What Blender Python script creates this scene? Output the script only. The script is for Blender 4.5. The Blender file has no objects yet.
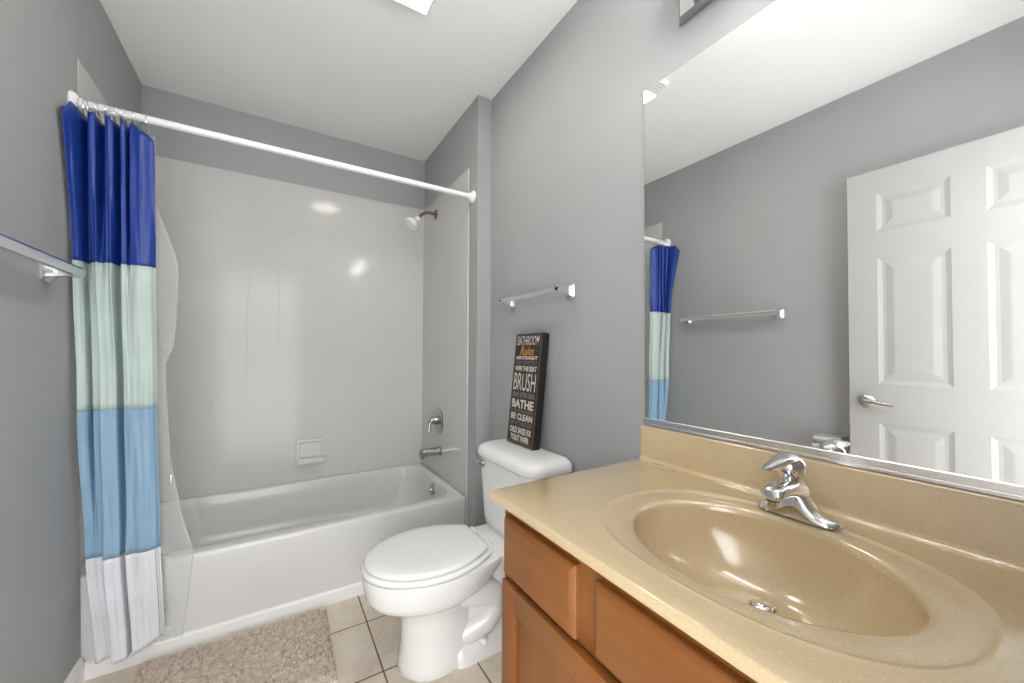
import bpy, bmesh, math, random
from mathutils import Vector, Matrix, noise
random.seed(7)
SC = bpy.context.scene
COL = SC.collection
PI = math.pi

# ------------------------------------------------------------------ camera
F_PX = 383.55
cam_d = bpy.data.cameras.new('camera')
cam_d.sensor_width = 36.0
cam_d.lens = 36.0 * F_PX / 1024.0
cam_d.shift_y = (343.9 - 341.5) / 1024.0
cam_d.clip_start = 0.01
cam = bpy.data.objects.new('camera', cam_d)
COL.objects.link(cam)
cam.location = (0, 0, 1.149)
yaw, pitch, roll = math.radians(31.72), math.radians(1.116), math.radians(0.264)
R_ = Vector((math.cos(yaw), -math.sin(yaw), 0))
F_ = Vector((math.sin(yaw) * math.cos(pitch), math.cos(yaw) * math.cos(pitch), math.sin(pitch)))
U_ = R_.cross(F_)
r2 = R_ * math.cos(roll) + U_ * math.sin(roll)
u2 = -R_ * math.sin(roll) + U_ * math.cos(roll)
cam.rotation_euler = Matrix((r2, u2, -F_)).transposed().to_euler()
SC.camera = cam

# ------------------------------------------------------------------ light and exposure
WORLD = 4.3        # light coming in through the open doorway
BULB = 60.0         # globe bulbs of the vanity light
LENS = 30.0          # lens of the ceiling fan light
world = bpy.data.worlds.new('world')
SC.world = world
world.use_nodes = True
bg = world.node_tree.nodes['Background']
bg.inputs[0].default_value = (0.965, 0.985, 1.0, 1)
bg.inputs[1].default_value = WORLD
SC.view_settings.view_transform = 'Standard'
SC.view_settings.look = 'None'
SC.view_settings.gamma = 1.0
SC.view_settings.use_curve_mapping = False
SC.view_settings.exposure = 0.75
SC.cycles.max_bounces = 12
SC.cycles.diffuse_bounces = 8
SC.cycles.glossy_bounces = 6
SC.cycles.transparent_max_bounces = 12
SC.cycles.caustics_reflective = False
SC.cycles.caustics_refractive = False

# ------------------------------------------------------------------ materials
def lin(r, g, b):
    f = lambda c: ((c / 255 + .055) / 1.055) ** 2.4 if c > 10 else c / 255 / 12.92
    return (f(r), f(g), f(b), 1)

class NT:
    def __init__(s, name):
        s.m = bpy.data.materials.new(name)
        s.m.use_nodes = True
        s.t = s.m.node_tree
        s.b = s.t.nodes['Principled BSDF']
        s.out = s.t.nodes['Material Output']
        s._pos = None
    def n(s, typ, **kw):
        nd = s.t.nodes.new(typ)
        for k, v in kw.items():
            setattr(nd, k, v)
        return nd
    def link(s, a, b):
        s.t.links.new(a, b)
    def pos(s):
        if s._pos is None:
            s._pos = s.n('ShaderNodeNewGeometry').outputs['Position']
        return s._pos
    def val(s, x, sock):
        if isinstance(x, (int, float)):
            sock.default_value = x
        else:
            s.link(x, sock)
    def math(s, op, a, b=0.0, c=None):
        nd = s.n('ShaderNodeMath', operation=op)
        s.val(a, nd.inputs[0]); s.val(b, nd.inputs[1])
        if c is not None:
            s.val(c, nd.inputs[2])
        return nd.outputs[0]
    def noise(s, scale=5, detail=3, stretch=None, rough=.5):
        nd = s.n('ShaderNodeTexNoise')
        nd.inputs['Scale'].default_value = scale
        nd.inputs['Detail'].default_value = detail
        nd.inputs['Roughness'].default_value = rough
        p = s.pos()
        if stretch:
            mp = s.n('ShaderNodeMapping')
            mp.inputs['Scale'].default_value = stretch
            s.link(p, mp.inputs['Vector']); p = mp.outputs[0]
        s.link(p, nd.inputs['Vector'])
        return nd.outputs['Fac']
    def ramp(s, fac, stops):
        nd = s.n('ShaderNodeValToRGB')
        el = nd.color_ramp.elements
        while len(el) < len(stops):
            el.new(.5)
        for e, (p, c) in zip(el, stops):
            e.position = p; e.color = c
        s.link(fac, nd.inputs[0])
        return nd.outputs[0]
    def mix(s, fac, a, b):
        nd = s.n('ShaderNodeMix', data_type='RGBA')
        s.val(fac, nd.inputs[0])
        for x, k in ((a, 6), (b, 7)):
            if isinstance(x, tuple):
                nd.inputs[k].default_value = x
            else:
                s.link(x, nd.inputs[k])
        return nd.outputs[2]
    def bump(s, h, strength=.2, dist=.002):
        nd = s.n('ShaderNodeBump')
        nd.inputs['Strength'].default_value = strength
        nd.inputs['Distance'].default_value = dist
        s.link(h, nd.inputs['Height'])
        s.link(nd.outputs[0], s.b.inputs['Normal'])
        return nd
    def set(s, **kw):
        for k, v in kw.items():
            k = k.replace('_', ' ')
            if isinstance(v, (int, float, tuple)):
                s.b.inputs[k].default_value = v
            else:
                s.link(v, s.b.inputs[k])
        return s

def simple(name, col, rough=.5, metal=0.0, var=.04, nscale=8, bump=0.0, bscale=200, coat=0.0, spec=.5):
    t = NT(name)
    f = t.noise(nscale, 3)
    lo = tuple(c * (1 - var) for c in col[:3]) + (1,)
    hi = tuple(min(1, c * (1 + var)) for c in col[:3]) + (1,)
    t.set(Base_Color=t.ramp(f, [(.3, lo), (.7, hi)]), Roughness=rough, Metallic=metal, Coat_Weight=coat)
    t.b.inputs['Specular IOR Level'].default_value = spec
    if bump:
        t.bump(t.noise(bscale, 2), bump, .001)
    return t.m

def emit(name, col, strength):
    t = NT(name)
    e = t.n('ShaderNodeEmission')
    e.inputs[0].default_value = col; e.inputs[1].default_value = strength
    t.link(e.outputs[0], t.out.inputs[0])
    return t.m

def grid_fac(t, axes, width):
    """1 on the joints of a square grid; axes = [(axis, offset, pitch)]"""
    sp = t.n('ShaderNodeSeparateXYZ'); t.link(t.pos(), sp.inputs[0])
    res = None
    for ax, off, pitch in axes:
        q = t.math('DIVIDE', t.math('SUBTRACT', sp.outputs[ax], off), pitch)
        d = t.math('ABSOLUTE', t.math('SUBTRACT', q, t.math('ROUND', q)))
        d = t.math('MULTIPLY', d, pitch)
        nd = t.n('ShaderNodeMapRange'); nd.interpolation_type = 'SMOOTHSTEP'
        t.link(d, nd.inputs[0])
        nd.inputs[1].default_value = width * .5; nd.inputs[2].default_value = width
        nd.inputs[3].default_value = 1; nd.inputs[4].default_value = 0
        res = nd.outputs[0] if res is None else t.math('MAXIMUM', res, nd.outputs[0])
    return res, sp

M = {}
M['wall'] = simple('wall_paint', (.35, .354, .363), .55, var=.03, nscale=2.5, bump=.08, bscale=320)
M['ceiling'] = simple('ceiling_paint', (.87, .868, .85), .8, var=.015, nscale=2, bump=.1, bscale=260)
M['white_trim'] = simple('white_trim_paint', (.76, .755, .735), .35, var=.015)
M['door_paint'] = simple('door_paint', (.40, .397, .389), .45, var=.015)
M['porcelain'] = simple('white_porcelain', (.76, .757, .75), .08, var=.01, coat=.3)
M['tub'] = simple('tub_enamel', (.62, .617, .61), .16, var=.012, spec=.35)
M['seat'] = simple('toilet_seat_plastic', (.77, .767, .758), .16, var=.01)
M['chrome'] = simple('polished_chrome', (.80, .80, .81), .07, 1.0, var=.01)
M['tub_chrome'] = simple('tub_fitting_chrome', (.46, .46, .465), .10, 1.0, var=.02)
M['nickel'] = simple('satin_nickel', (.48, .47, .45), .28, 1.0, var=.03)
M['reflect_brown'] = simple('brown_reflection_metal', (.38, .29, .22), .25, 1.0, var=.1)  # brown reflection painted into the shower arm's metal colour
M['rod'] = simple('white_rod_enamel', (.80, .80, .80), .3, var=.01)
M['dark'] = simple('dark_recess', (.03, .03, .03), .6)
M['paper'] = simple('toilet_paper', (.85, .84, .82), .9, bump=.3)
M['bar_chrome'] = simple('towel_bar_chrome', (.80, .80, .81), .27, 1.0, var=.03)
M['clear_head'] = simple('translucent_white_plastic', (.80, .80, .80), .2, var=.02)
M['bulb'] = emit('globe_bulb_glow', (1, .985, .955, 1), BULB)
M['lens'] = emit('fan_lens_glow', (1, .96, .80, 1), LENS)
M['grille'] = simple('fan_grille_plastic', (.78, .775, .75), .4)
M['blackboard'] = simple('black_sign_edge', (.008, .007, .007), .45)
M['signface'] = simple('sign_face_brown_black', (.016, .012, .010), .5, var=.3, nscale=30)
M['signborder'] = simple('sign_border_brown', (.075, .045, .032), .5, var=.3, nscale=60)
M['cream'] = simple('sign_cream_print', (.62, .57, .52), .6)
M['taupe'] = simple('sign_taupe_print', (.21, .18, .165), .6)
M['gold'] = simple('sign_gold_print', (.62, .30, .05), .6)
M['red_dot'] = simple('red_index', (.5, .02, .02), .3)
M['blue_dot'] = simple('blue_index', (.02, .06, .5), .3)

def mk_tile(name, ax):
    t = NT(name)
    offs = {0: (0, .016, .152), 1: (1, 2.69, .152), 2: (2, 1.251, .152)}
    g, sp = grid_fac(t, [offs[ax], offs[2]], .0016)
    nz = t.noise(3, 2)
    base = t.ramp(nz, [(.3, (.55, .547, .537, 1)), (.7, (.565, .562, .552, 1))])
    t.set(Base_Color=t.mix(t.math('MULTIPLY', g, .28), base, (.47, .465, .455, 1)), Roughness=.12)
    t.b.inputs['Specular IOR Level'].default_value = .18
    h = t.math('SUBTRACT', t.math('MULTIPLY', t.noise(7, 1), .35), g)
    t.bump(h, .35, .002)
    return t.m
M['tile_x'] = mk_tile('glossy_tile_across', 0)
M['tile_y'] = mk_tile('glossy_tile_along', 1)

def mk_floor():
    t = NT('floor_ceramic_tile')
    g, sp = grid_fac(t, [(0, .348, .305), (1, 1.724, .295)], .0036)
    n1 = t.noise(9, 5, rough=.65); n2 = t.noise(38, 4, rough=.7)
    f = t.math('ADD', t.math('MULTIPLY', n1, .65), t.math('MULTIPLY', n2, .35))
    base = t.ramp(f, [(.33, (.54, .45, .35, 1)), (.5, (.63, .55, .455, 1)), (.66, (.69, .625, .53, 1))])
    t.set(Base_Color=t.mix(g, base, (.135, .085, .06, 1)), Roughness=t.math('ADD', .3, t.math('MULTIPLY', g, .5)))
    t.bump(t.math('SUBTRACT', t.math('MULTIPLY', n2, .25), g), .4, .002)
    return t.m
M['floor'] = mk_floor()

def mk_marble():
    t = NT('speckled_cultured_marble')
    n1 = t.noise(6, 3)
    base = t.ramp(n1, [(.3, (.50, .38, .225, 1)), (.7, (.535, .41, .25, 1))])
    n2 = t.noise(300, 2, rough=.6)
    c = t.mix(t.math('MULTIPLY', t.ramp_f(n2, .58, .70), .42), base, (.36, .21, .095, 1))
    n3 = t.noise(380, 2)
    c = t.mix(t.math('MULTIPLY', t.ramp_f(n3, .60, .72), .30), c, (.80, .70, .54, 1))
    t.set(Base_Color=c, Roughness=.15, Coat_Weight=1.0, Coat_Roughness=.16)
    return t.m
def ramp_f(s, f, a, b):
    nd = s.n('ShaderNodeMapRange'); s.link(f, nd.inputs[0])
    nd.inputs[1].default_value = a; nd.inputs[2].default_value = b
    return nd.outputs[0]
NT.ramp_f = ramp_f
M['marble'] = mk_marble()

def mk_wood(name, axis):
    t = NT(name)
    st = [9, 9, 9]; st[axis] = .8
    st2 = [60, 60, 60]; st2[axis] = 2.5
    n1 = t.noise(1.6, 4, tuple(st)); n2 = t.noise(1.5, 3, tuple(st2)); n3 = t.noise(5, 2)
    f = t.math('ADD', t.math('ADD', t.math('MULTIPLY', n1, .5), t.math('MULTIPLY', n2, .2)), t.math('MULTIPLY', n3, .3))
    c = t.ramp(f, [(.34, (.148, .052, .013, 1)), (.5, (.195, .072, .018, 1)), (.66, (.24, .093, .025, 1))])
    t.set(Base_Color=c, Roughness=.38)
    t.b.inputs['Specular IOR Level'].default_value = .35
    t.bump(n2, .05, .001)
    return t.m
M['wood_h'] = mk_wood('stained_maple_level_grain', 1)
M['wood_v'] = mk_wood('stained_maple_upright_grain', 2)

def mk_cloth(name, col, sheen=.0, rough=.6):
    t = NT(name)
    w = t.noise(260, 2, (1, 1, .15))
    n = t.noise(7, 3)
    lo = tuple(c * .94 for c in col[:3]) + (1,); hi = tuple(min(1, c * 1.05) for c in col[:3]) + (1,)
    t.set(Base_Color=t.ramp(n, [(.3, lo), (.7, hi)]), Roughness=rough)
    t.b.inputs['Sheen Weight'].default_value = sheen
    t.bump(t.math('ADD', t.math('MULTIPLY', w, .1), t.noise(16, 3)), .22, .008)
    return t.m
M['navy'] = mk_cloth('navy_satin', (.0085, .036, .235, 1), rough=.4)
M['mint'] = mk_cloth('pale_mint_cloth', (.42, .50, .475, 1))
M['blue'] = mk_cloth('sky_blue_cloth', (.215, .35, .485, 1))
M['hemwhite'] = mk_cloth('cool_white_cloth', (.64, .65, .685, 1))

def mk_vinyl():
    t = NT('clear_vinyl_liner')
    tr = t.n('ShaderNodeBsdfTransparent'); tr.inputs[0].default_value = (.97, .97, .97, 1)
    mx = t.n('ShaderNodeMixShader')
    t.set(Base_Color=(.8, .8, .79, 1), Roughness=.15)
    n = t.noise(9, 3)
    t.link(t.math('ADD', .16, t.math('MULTIPLY', n, .22)), mx.inputs[0])
    t.link(tr.outputs[0], mx.inputs[1]); t.link(t.b.outputs[0], mx.inputs[2])
    t.link(mx.outputs[0], t.out.inputs[0])
    return t.m
M['vinyl'] = mk_vinyl()

def mk_shag():
    t = NT('taupe_shag')
    n1 = t.noise(55, 3); n2 = t.noise(210, 3, rough=.7)
    f = t.math('ADD', t.math('MULTIPLY', n1, .4), t.math('MULTIPLY', n2, .6))
    t.set(Base_Color=t.ramp(f, [(.35, (.20, .15, .115, 1)), (.48, (.58, .49, .41, 1)), (.65, (.78, .69, .60, 1))]), Roughness=.95)
    t.b.inputs['Sheen Weight'].default_value = .3
    return t.m
M['shag'] = mk_shag()

def mk_mirror():
    t = NT('silvered_mirror')
    n = t.noise(1.8, 3)
    t.set(Base_Color=(.93, .935, .93, 1), Metallic=1.0)
    t.set(Roughness=t.math('MULTIPLY', t.ramp_f(n, .55, .8), .03))
    return t.m
M['mirror'] = mk_mirror()

# ------------------------------------------------------------------ builders
def wloc(o):
    v = Vector((0, 0, 0))
    while o is not None:
        v += o.location; o = o.parent
    return v

def tag(o, label=None, cat=None, group=None, kind=None):
    for k, v in (('label', label), ('category', cat), ('group', group), ('kind', kind)):
        if v:
            o[k] = v
    return o

def thing(name, label, cat, loc, group=None):
    o = bpy.data.objects.new(name, None)
    o.empty_display_size = .05
    COL.objects.link(o); o.location = loc
    return tag(o, label, cat, group)

def part(name, bm, mats, parent=None, smooth=True, label=None, origin=None, auto=35):
    """link a bmesh given in world coordinates as ONE mesh object"""
    me = bpy.data.meshes.new(name)
    bmesh.ops.recalc_face_normals(bm, faces=bm.faces)
    off = wloc(parent) if parent else Vector(origin or (0, 0, 0))
    bmesh.ops.translate(bm, verts=bm.verts, vec=-off)
    bm.to_mesh(me); bm.free()
    for m in (mats if isinstance(mats, (list, tuple)) else [mats]):
        me.materials.append(m)
    if smooth:
        me.shade_smooth()
        if auto:
            me.set_sharp_from_angle(angle=math.radians(auto))
    o = bpy.data.objects.new(name, me)
    COL.objects.link(o)
    if parent:
        o.parent = parent
    else:
        o.location = off
    if label:
        o['label'] = label
    return o

def struct(name, bm, mat, **kw):
    o = part(name, bm, mat, **kw)
    o['kind'] = 'structure'
    return o

def box(bm, x0, x1, y0, y1, z0, z1, bev=0.0, seg=2):
    vs = [bm.verts.new(p) for p in ((x0,y0,z0),(x1,y0,z0),(x1,y1,z0),(x0,y1,z0),(x0,y0,z1),(x1,y0,z1),(x1,y1,z1),(x0,y1,z1))]
    fs = [bm.faces.new([vs[i] for i in f]) for f in ((3,2,1,0),(4,5,6,7),(0,1,5,4),(1,2,6,5),(2,3,7,6),(3,0,4,7))]
    if bev:
        es = {e for f in fs for e in f.edges}
        bmesh.ops.bevel(bm, geom=list(es), offset=bev, segments=seg, profile=.5, affect='EDGES')
    return bm

def nb(*a, **k):
    return box(bmesh.new(), *a, **k)

def loft(bm, rings, cap0=True, cap1=True, closed=True):
    """rings: equal-length lists of points"""
    R = [[bm.verts.new(p) for p in r] for r in rings]
    n = len(R[0])
    for a, b in zip(R, R[1:]):
        for i in range(n if closed else n - 1):
            j = (i + 1) % n
            bm.faces.new((a[i], a[j], b[j], b[i]))
    if cap0: bm.faces.new(R[0][::-1])
    if cap1: bm.faces.new(R[-1])
    return R

def rrect(x0, x1, y0, y1, r, z, n=6):
    """rounded rectangle; r is one radius or four (x0y0, x1y0, x1y1, x0y1)"""
    rr = [r] * 4 if isinstance(r, (int, float)) else r
    pts = []
    for (cx, cy, sx, sy, a0, q) in ((x0, y0, 1, 1, PI, rr[0]), (x1, y0, -1, 1, 1.5 * PI, rr[1]), (x1, y1, -1, -1, 0, rr[2]), (x0, y1, 1, -1, .5 * PI, rr[3])):
        for k in range(n + 1):
            a = a0 + .5 * PI * k / n
            pts.append((cx + sx * q + q * math.cos(a), cy + sy * q + q * math.sin(a), z))
    return pts

def tube(bm, pts, r, n=12, caps=True):
    """swept circular tube, r constant or per point"""
    P = [Vector(p) for p in pts]
    rs = r if isinstance(r, (list, tuple)) else [r] * len(P)
    rings = []
    up = None
    for i, p in enumerate(P):
        d = (P[min(i + 1, len(P) - 1)] - P[max(i - 1, 0)]).normalized()
        if up is None:
            up = Vector((0, 0, 1)) if abs(d.z) < .9 else Vector((1, 0, 0))
        s = d.cross(up).normalized(); up = s.cross(d).normalized()
        rings.append([p + (s * math.cos(2 * PI * k / n) + up * math.sin(2 * PI * k / n)) * rs[i] for k in range(n)])
    loft(bm, rings, caps, caps)
    return bm

def lathe(bm, c, axis, prof, n=24):
    """prof: [(distance along axis, radius)] from c"""
    c = Vector(c); a = Vector(axis).normalized()
    s = a.orthogonal().normalized(); t = a.cross(s)
    loft(bm, [[c + a * d + (s * math.cos(2 * PI * k / n) + t * math.sin(2 * PI * k / n)) * max(r, 1e-5) for k in range(n)] for d, r in prof])
    return bm

def sphere(bm, c, r, seg=24, rings=14, sc=(1, 1, 1)):
    m = Matrix.Translation(c) @ Matrix.Diagonal((r * sc[0], r * sc[1], r * sc[2], 1))
    bmesh.ops.create_uvsphere(bm, u_segments=seg, v_segments=rings, radius=1, matrix=m)
    return bm

def torus(bm, c, axis, R, r, n=20, m=8):
    c = Vector(c); a = Vector(axis).normalized(); s = a.orthogonal().normalized(); t = a.cross(s)
    V = []
    for i in range(n):
        th = 2 * PI * i / n; d = s * math.cos(th) + t * math.sin(th)
        V.append([bm.verts.new(c + d * (R + r * math.cos(2 * PI * k / m)) + a * r * math.sin(2 * PI * k / m)) for k in range(m)])
    for i in range(n):
        for k in range(m):
            bm.faces.new((V[i][k], V[(i + 1) % n][k], V[(i + 1) % n][(k + 1) % m], V[i][(k + 1) % m]))
    return bm

def interp(tab, x):
    for (a, fa), (b, fb) in zip(tab, tab[1:]):
        if x <= b:
            t = max(0, (x - a) / (b - a)); t = t * t * (3 - 2 * t) * .5 + t * .5
            return fa + (fb - fa) * t
    return tab[-1][1]

# ------------------------------------------------------------------ room dimensions
XL, XA, XR = -.61, .914, .996          # left wall, alcove end wall, vanity wall
YF, YW, YB = -.06, 1.8366, 2.70        # door wall, front of alcove end wall, back wall
ZC = 2.533
TUB_Y, TILE_Y = 1.94, 1.936
XLB = -.556                            # foot of the left wall (it leans in a little)
def wall_left_x(z): return XLB + (XL - .002 - XLB) * z / ZC

# ------------------------------------------------------------------ shell
struct('floor', nb(-.85, 1.2, -.25, 2.85, -.08, 0), M['floor'], smooth=False)
struct('ceiling', nb(-.85, 1.2, -.25, 2.85, ZC, ZC + .08), M['ceiling'], smooth=False)
struct('wall_back', nb(-.72, XA + .2, YB, YB + .1, 0, ZC), M['wall'], smooth=False)
struct('wall_right', nb(XR, XR + .1, YF - .1, YB, 0, ZC), M['wall'], smooth=False)
struct('wall_alcove_end', nb(XA, XR, YW, YB, 0, ZC), M['wall'], smooth=False)
bm = bmesh.new()
pr = [(-.72, 0), (XLB, 0), (XL - .002, ZC), (-.72, ZC)]
loft(bm, [[(x, y, z) for x, z in pr] for y in (YF - .1, TILE_Y - .002)])
box(bm, -.72, XL, TILE_Y - .002, YB, 0, ZC)
struct('wall_left', bm, M['wall'], smooth=False)
bm = bmesh.new()
box(bm, .27, XR, YF - .1, YF, 0, ZC)
box(bm, -.56, .27, YF - .1, YF, 2.075, ZC)
struct('wall_front', bm, M['wall'], smooth=False)
bm = bmesh.new()
box(bm, .25, .27, YF - .115, YF + .002, 0, 2.075); box(bm, -.56, -.545, YF - .115, YF, 0, 2.075)
box(bm, -.56, .27, YF - .115, YF + .002, 2.06, 2.075)
box(bm, .255, .315, YF, YF + .015, 0, 2.12, .004); box(bm, -.50, .315, YF, YF + .015, 2.065, 2.12, .004)
struct('trim_1', bm, M['white_trim'], smooth=False)
# glossy tile panels round the tub
TZ = 2.172
struct('wall_back_tile', nb(XL, XA, YB - .009, YB, .33, TZ, .0015, 1), M['tile_x'], smooth=False)
struct('wall_right_tile', nb(XA - .008, XA, TILE_Y, YB - .009, 0, TZ, .003), M['tile_y'], smooth=False)
struct('wall_left_tile', nb(XL, XL + .008, TILE_Y, YB - .009, 0, TZ, .003), M['tile_y'], smooth=False)
# baseboards
def baseboard(name, p0, p1, nrm, h=.085, th=.013):
    bm = bmesh.new()
    p0 = Vector(p0); p1 = Vector(p1); n = Vector(nrm)
    prof = [(0, 0), (th, 0), (th, h * .72), (th * .55, h * .9), (th * .4, h), (0, h)]
    loft(bm, [[p + n * a + Vector((0, 0, b)) for a, b in prof] for p in (p0, p1)])
    return struct(name, bm, M['white_trim'], smooth=False)
baseboard('baseboard_left', (XLB - .002, .785, 0), (XLB - .002, TILE_Y - .008, 0), (1, 0, 0))
baseboard('baseboard_right', (XR, .81, 0), (XR, YW, 0), (-1, 0, 0))
baseboard('baseboard_alcove', (XA, YW, 0), (XR - .013, YW, 0), (0, -1, 0))
bm = bmesh.new()
prof = [(0, 0), (-.014, 0), (-.012, .05), (-.006, .056), (0, .056)]
loft(bm, [[(x, TUB_Y + a, b) for a, b in prof] for x in (XL + .008, XA - .008)])
struct('trim_2', bm, M['white_trim'], smooth=False)

# ------------------------------------------------------------------ bathtub
tub = thing('bathtub', 'white built-in bathtub in the tiled alcove', 'bathtub', (.15, 2.3, 0))
x0, x1, y0, y1 = XL + .009, XA - .009, TUB_Y, YB - .0095
N = 10
out = lambda z, d=0.0, r=.012: rrect(x0 + d, x1 - d, y0 + d, y1 - d, r, z, N)
ZR = .352
bm = bmesh.new()
rings = [out(0), out(.30), out(ZR - .018), out(ZR - .006, .002), out(ZR - .0015, .006), out(ZR, .012)]
inner = [(-.50, .868, 2.000, 2.665, .13, ZR), (-.49, .862, 2.006, 2.660, .13, ZR - .003), (-.485, .857, 2.011, 2.656, .13, ZR - .012),
         (-.470, .852, 2.018, 2.650, .13, .28), (-.430, .835, 2.035, 2.635, .14, .16), (-.390, .810, 2.06, 2.615, .16, .09), (-.33, .76, 2.11, 2.57, .17, .062), (-.2, .65, 2.2, 2.48, .13, .055)]
rings += [rrect(a, b, c, d, r, z, N) for a, b, c, d, r, z in inner]
loft(bm, rings, True, True)
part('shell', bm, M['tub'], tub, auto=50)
bm = bmesh.new()
lathe(bm, (.851, 2.315, .283), (-1, 0, .12), [(-.004, .036), (.004, .036), (.009, .031), (.011, .012), (.016, .010), (.017, .001)])
part('overflow_plate', bm, M['tub_chrome'], tub, label='round chrome overflow plate')
bm = bmesh.new()
lathe(bm, (.60, 2.33, .0545), (0, 0, 1), [(0, .035), (.004, .034), (.005, .02), (.003, .001)])
part('drain', bm, M['chrome'], tub, label='chrome tub drain')

# spout, valve, shower arm, soap dish
XT = XA - .008
t = thing('tub_spout', 'chrome tub spout on the tiled end wall below the mixer valve', 'tub spout', (XT, 2.325, .515))
bm = bmesh.new()
lathe(bm, (XT, 2.325, .515), (-1, 0, 0), [(0, .030), (.008, .030), (.012, .026), (.03, .0245)])
part('escutcheon', bm, M['tub_chrome'], t)
bm = bmesh.new()
rings = []
for k in range(13):
    u = k / 12; x = XT - .02 - u * .115
    ry = .0255 - .002 * u; top = .0255 - .003 * u * u; bot = -.0255 - (.004 if u > .6 else 0) * (u - .6) / .4
    if k == 12: ry *= .7; top *= .6; bot *= .75
    rings.append([(x, 2.325 + ry * math.cos(a), .515 + (top if math.sin(a) > 0 else -bot) * math.sin(a)) for a in [2 * PI * j / 20 for j in range(20)]])
loft(bm, rings)
part('spout_body', bm, M['tub_chrome'], t)
bm = bmesh.new(); lathe(bm, (XT - .118, 2.325, .497), (0, 0, -1), [(0, .014), (.016, .013), (.017, .010), (.010, .009)])
part('outlet', bm, M['tub_chrome'], t)

t = thing('shower_valve', 'round chrome shower mixer valve with a lever on the tiled end wall', 'shower valve', (XT, 2.352, .70))
bm = bmesh.new()
rings = []
for d, sc in ((0, 1), (.004, 1), (.009, .93), (.012, .8), (.013, .4)):
    rings.append([(XT - d, 2.350 + .080 * sc * math.cos(a), .70 + .082 * sc * math.sin(a)) for a in [2 * PI * j / 32 for j in range(32)]])
loft(bm, rings)
part('escutcheon', bm, M['tub_chrome'], t)
bm = bmesh.new()
lathe(bm, (XT - .01, 2.352, .705), (-1, 0, 0), [(0, .030), (.012, .028), (.035, .024), (.048, .020), (.052, .008)])
part('hub', bm, M['tub_chrome'], t)
bm = bmesh.new()
tube(bm, [(XT - .050, 2.352, .708), (XT - .062, 2.347, .695), (XT - .070, 2.341, .665), (XT - .074, 2.337, .635)], [.013, .012, .009, .007])
part('lever', bm, M['tub_chrome'], t)

t = thing('wall_shower', 'shower arm with a brown reflection painted in, and a white shower head high on the tiled end wall', 'shower head', (XT, 2.44, 2.062))
bm = bmesh.new()
lathe(bm, (XT, 2.44, 2.062), (-1, 0, 0), [(0, .032), (.004, .031), (.010, .020), (.014, .012)])
part('flange', bm, M['reflect_brown'], t)
bm = bmesh.new()
tube(bm, [(XT - .005, 2.44, 2.062), (XT - .04, 2.435, 2.064), (XT - .075, 2.43, 2.058), (XT - .105, 2.425, 2.038), (XT - .128, 2.42, 2.010)], .0105)
part('arm', bm, M['reflect_brown'], t, label='bent arm with a brown reflection painted in')
bm = bmesh.new()
hd = Vector((-.70, -.12, -.70)).normalized()
lathe(bm, (XT - .124, 2.42, 2.014), hd, [(0, .012), (.012, .018), (.024, .018), (.032, .016), (.040, .022), (.060, .040), (.075, .047), (.085, .047), (.090, .043), (.091, .005)], 28)
part('shower_head', bm, M['clear_head'], t, label='white plastic shower head')

t = thing('soap_dish', 'white ceramic soap dish set into the back tile wall over the tub', 'soap dish', (.198, YB - .009, .535))
ys = YB - .009
bm = bmesh.new()
xa, xb, za, zb = .118, .278, .462, .602
def rr_xz(d, r, y, dz=0):
    return [(p[0], y, p[1] + dz) for p in rrect(xa + d, xb - d, za + d, zb - d, r, 0, 5)]
loft(bm, [rr_xz(0, .02, ys), rr_xz(0, .02, ys - .010), rr_xz(.004, .018, ys - .015), rr_xz(.014, .014, ys - .016), rr_xz(.020, .012, ys - .012), rr_xz(.024, .010, ys - .004)], False, True)
part('dish_back', bm, M['tub'], t)
bm = bmesh.new()
pr = []
for k in range(9):
    a = PI * k / 8
    pr.append((.198 - .078 * math.cos(a) ** 3 if False else .198 - .080 * math.copysign(abs(math.cos(a)) ** .4, math.cos(a)), ys - .012 - .035 * math.sin(a) ** .5))
lo = [(x, y, .462) for x, y in pr] ; hi = [(x, y, .492) for x, y in pr]
lo_i = [(.198 + (x - .198) * .9, ys - .004 + (y - ys + .004) * .86, .474) for x, y in pr]; hi_i = [(.198 + (x - .198) * .9, ys - .004 + (y - ys + .004) * .86, .492) for x, y in pr]
loft(bm, [lo, hi, hi_i, lo_i], False, True)
bm.faces.new([bm.verts.new(p) for p in lo])
bmesh.ops.remove_doubles(bm, verts=bm.verts, dist=1e-5)
part('tray', bm, M['tub'], t)

# ------------------------------------------------------------------ curtain rod, rings, curtain, liner
RY, RZ = 1.890, 1.994
XLR = wall_left_x(RZ)
t = thing('curtain_rod', 'white shower curtain rod spanning the tub alcove', 'curtain rod', (.15, RY, RZ))
part('rod', tube(bmesh.new(), [(XLR + .003, RY, RZ), (XA - .003, RY, RZ)], .0135, 18), M['rod'], t)
for x, sx in ((XLR - .001, 1), (XA, -1)):
    bm = bmesh.new()
    lathe(bm, (x, RY, RZ), (sx, 0, 0), [(0, .034), (.006, .034), (.011, .030), (.020, .018), (.030, .016), (.031, .0137)], 28)
    part('flange', bm, M['rod'], t)

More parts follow.
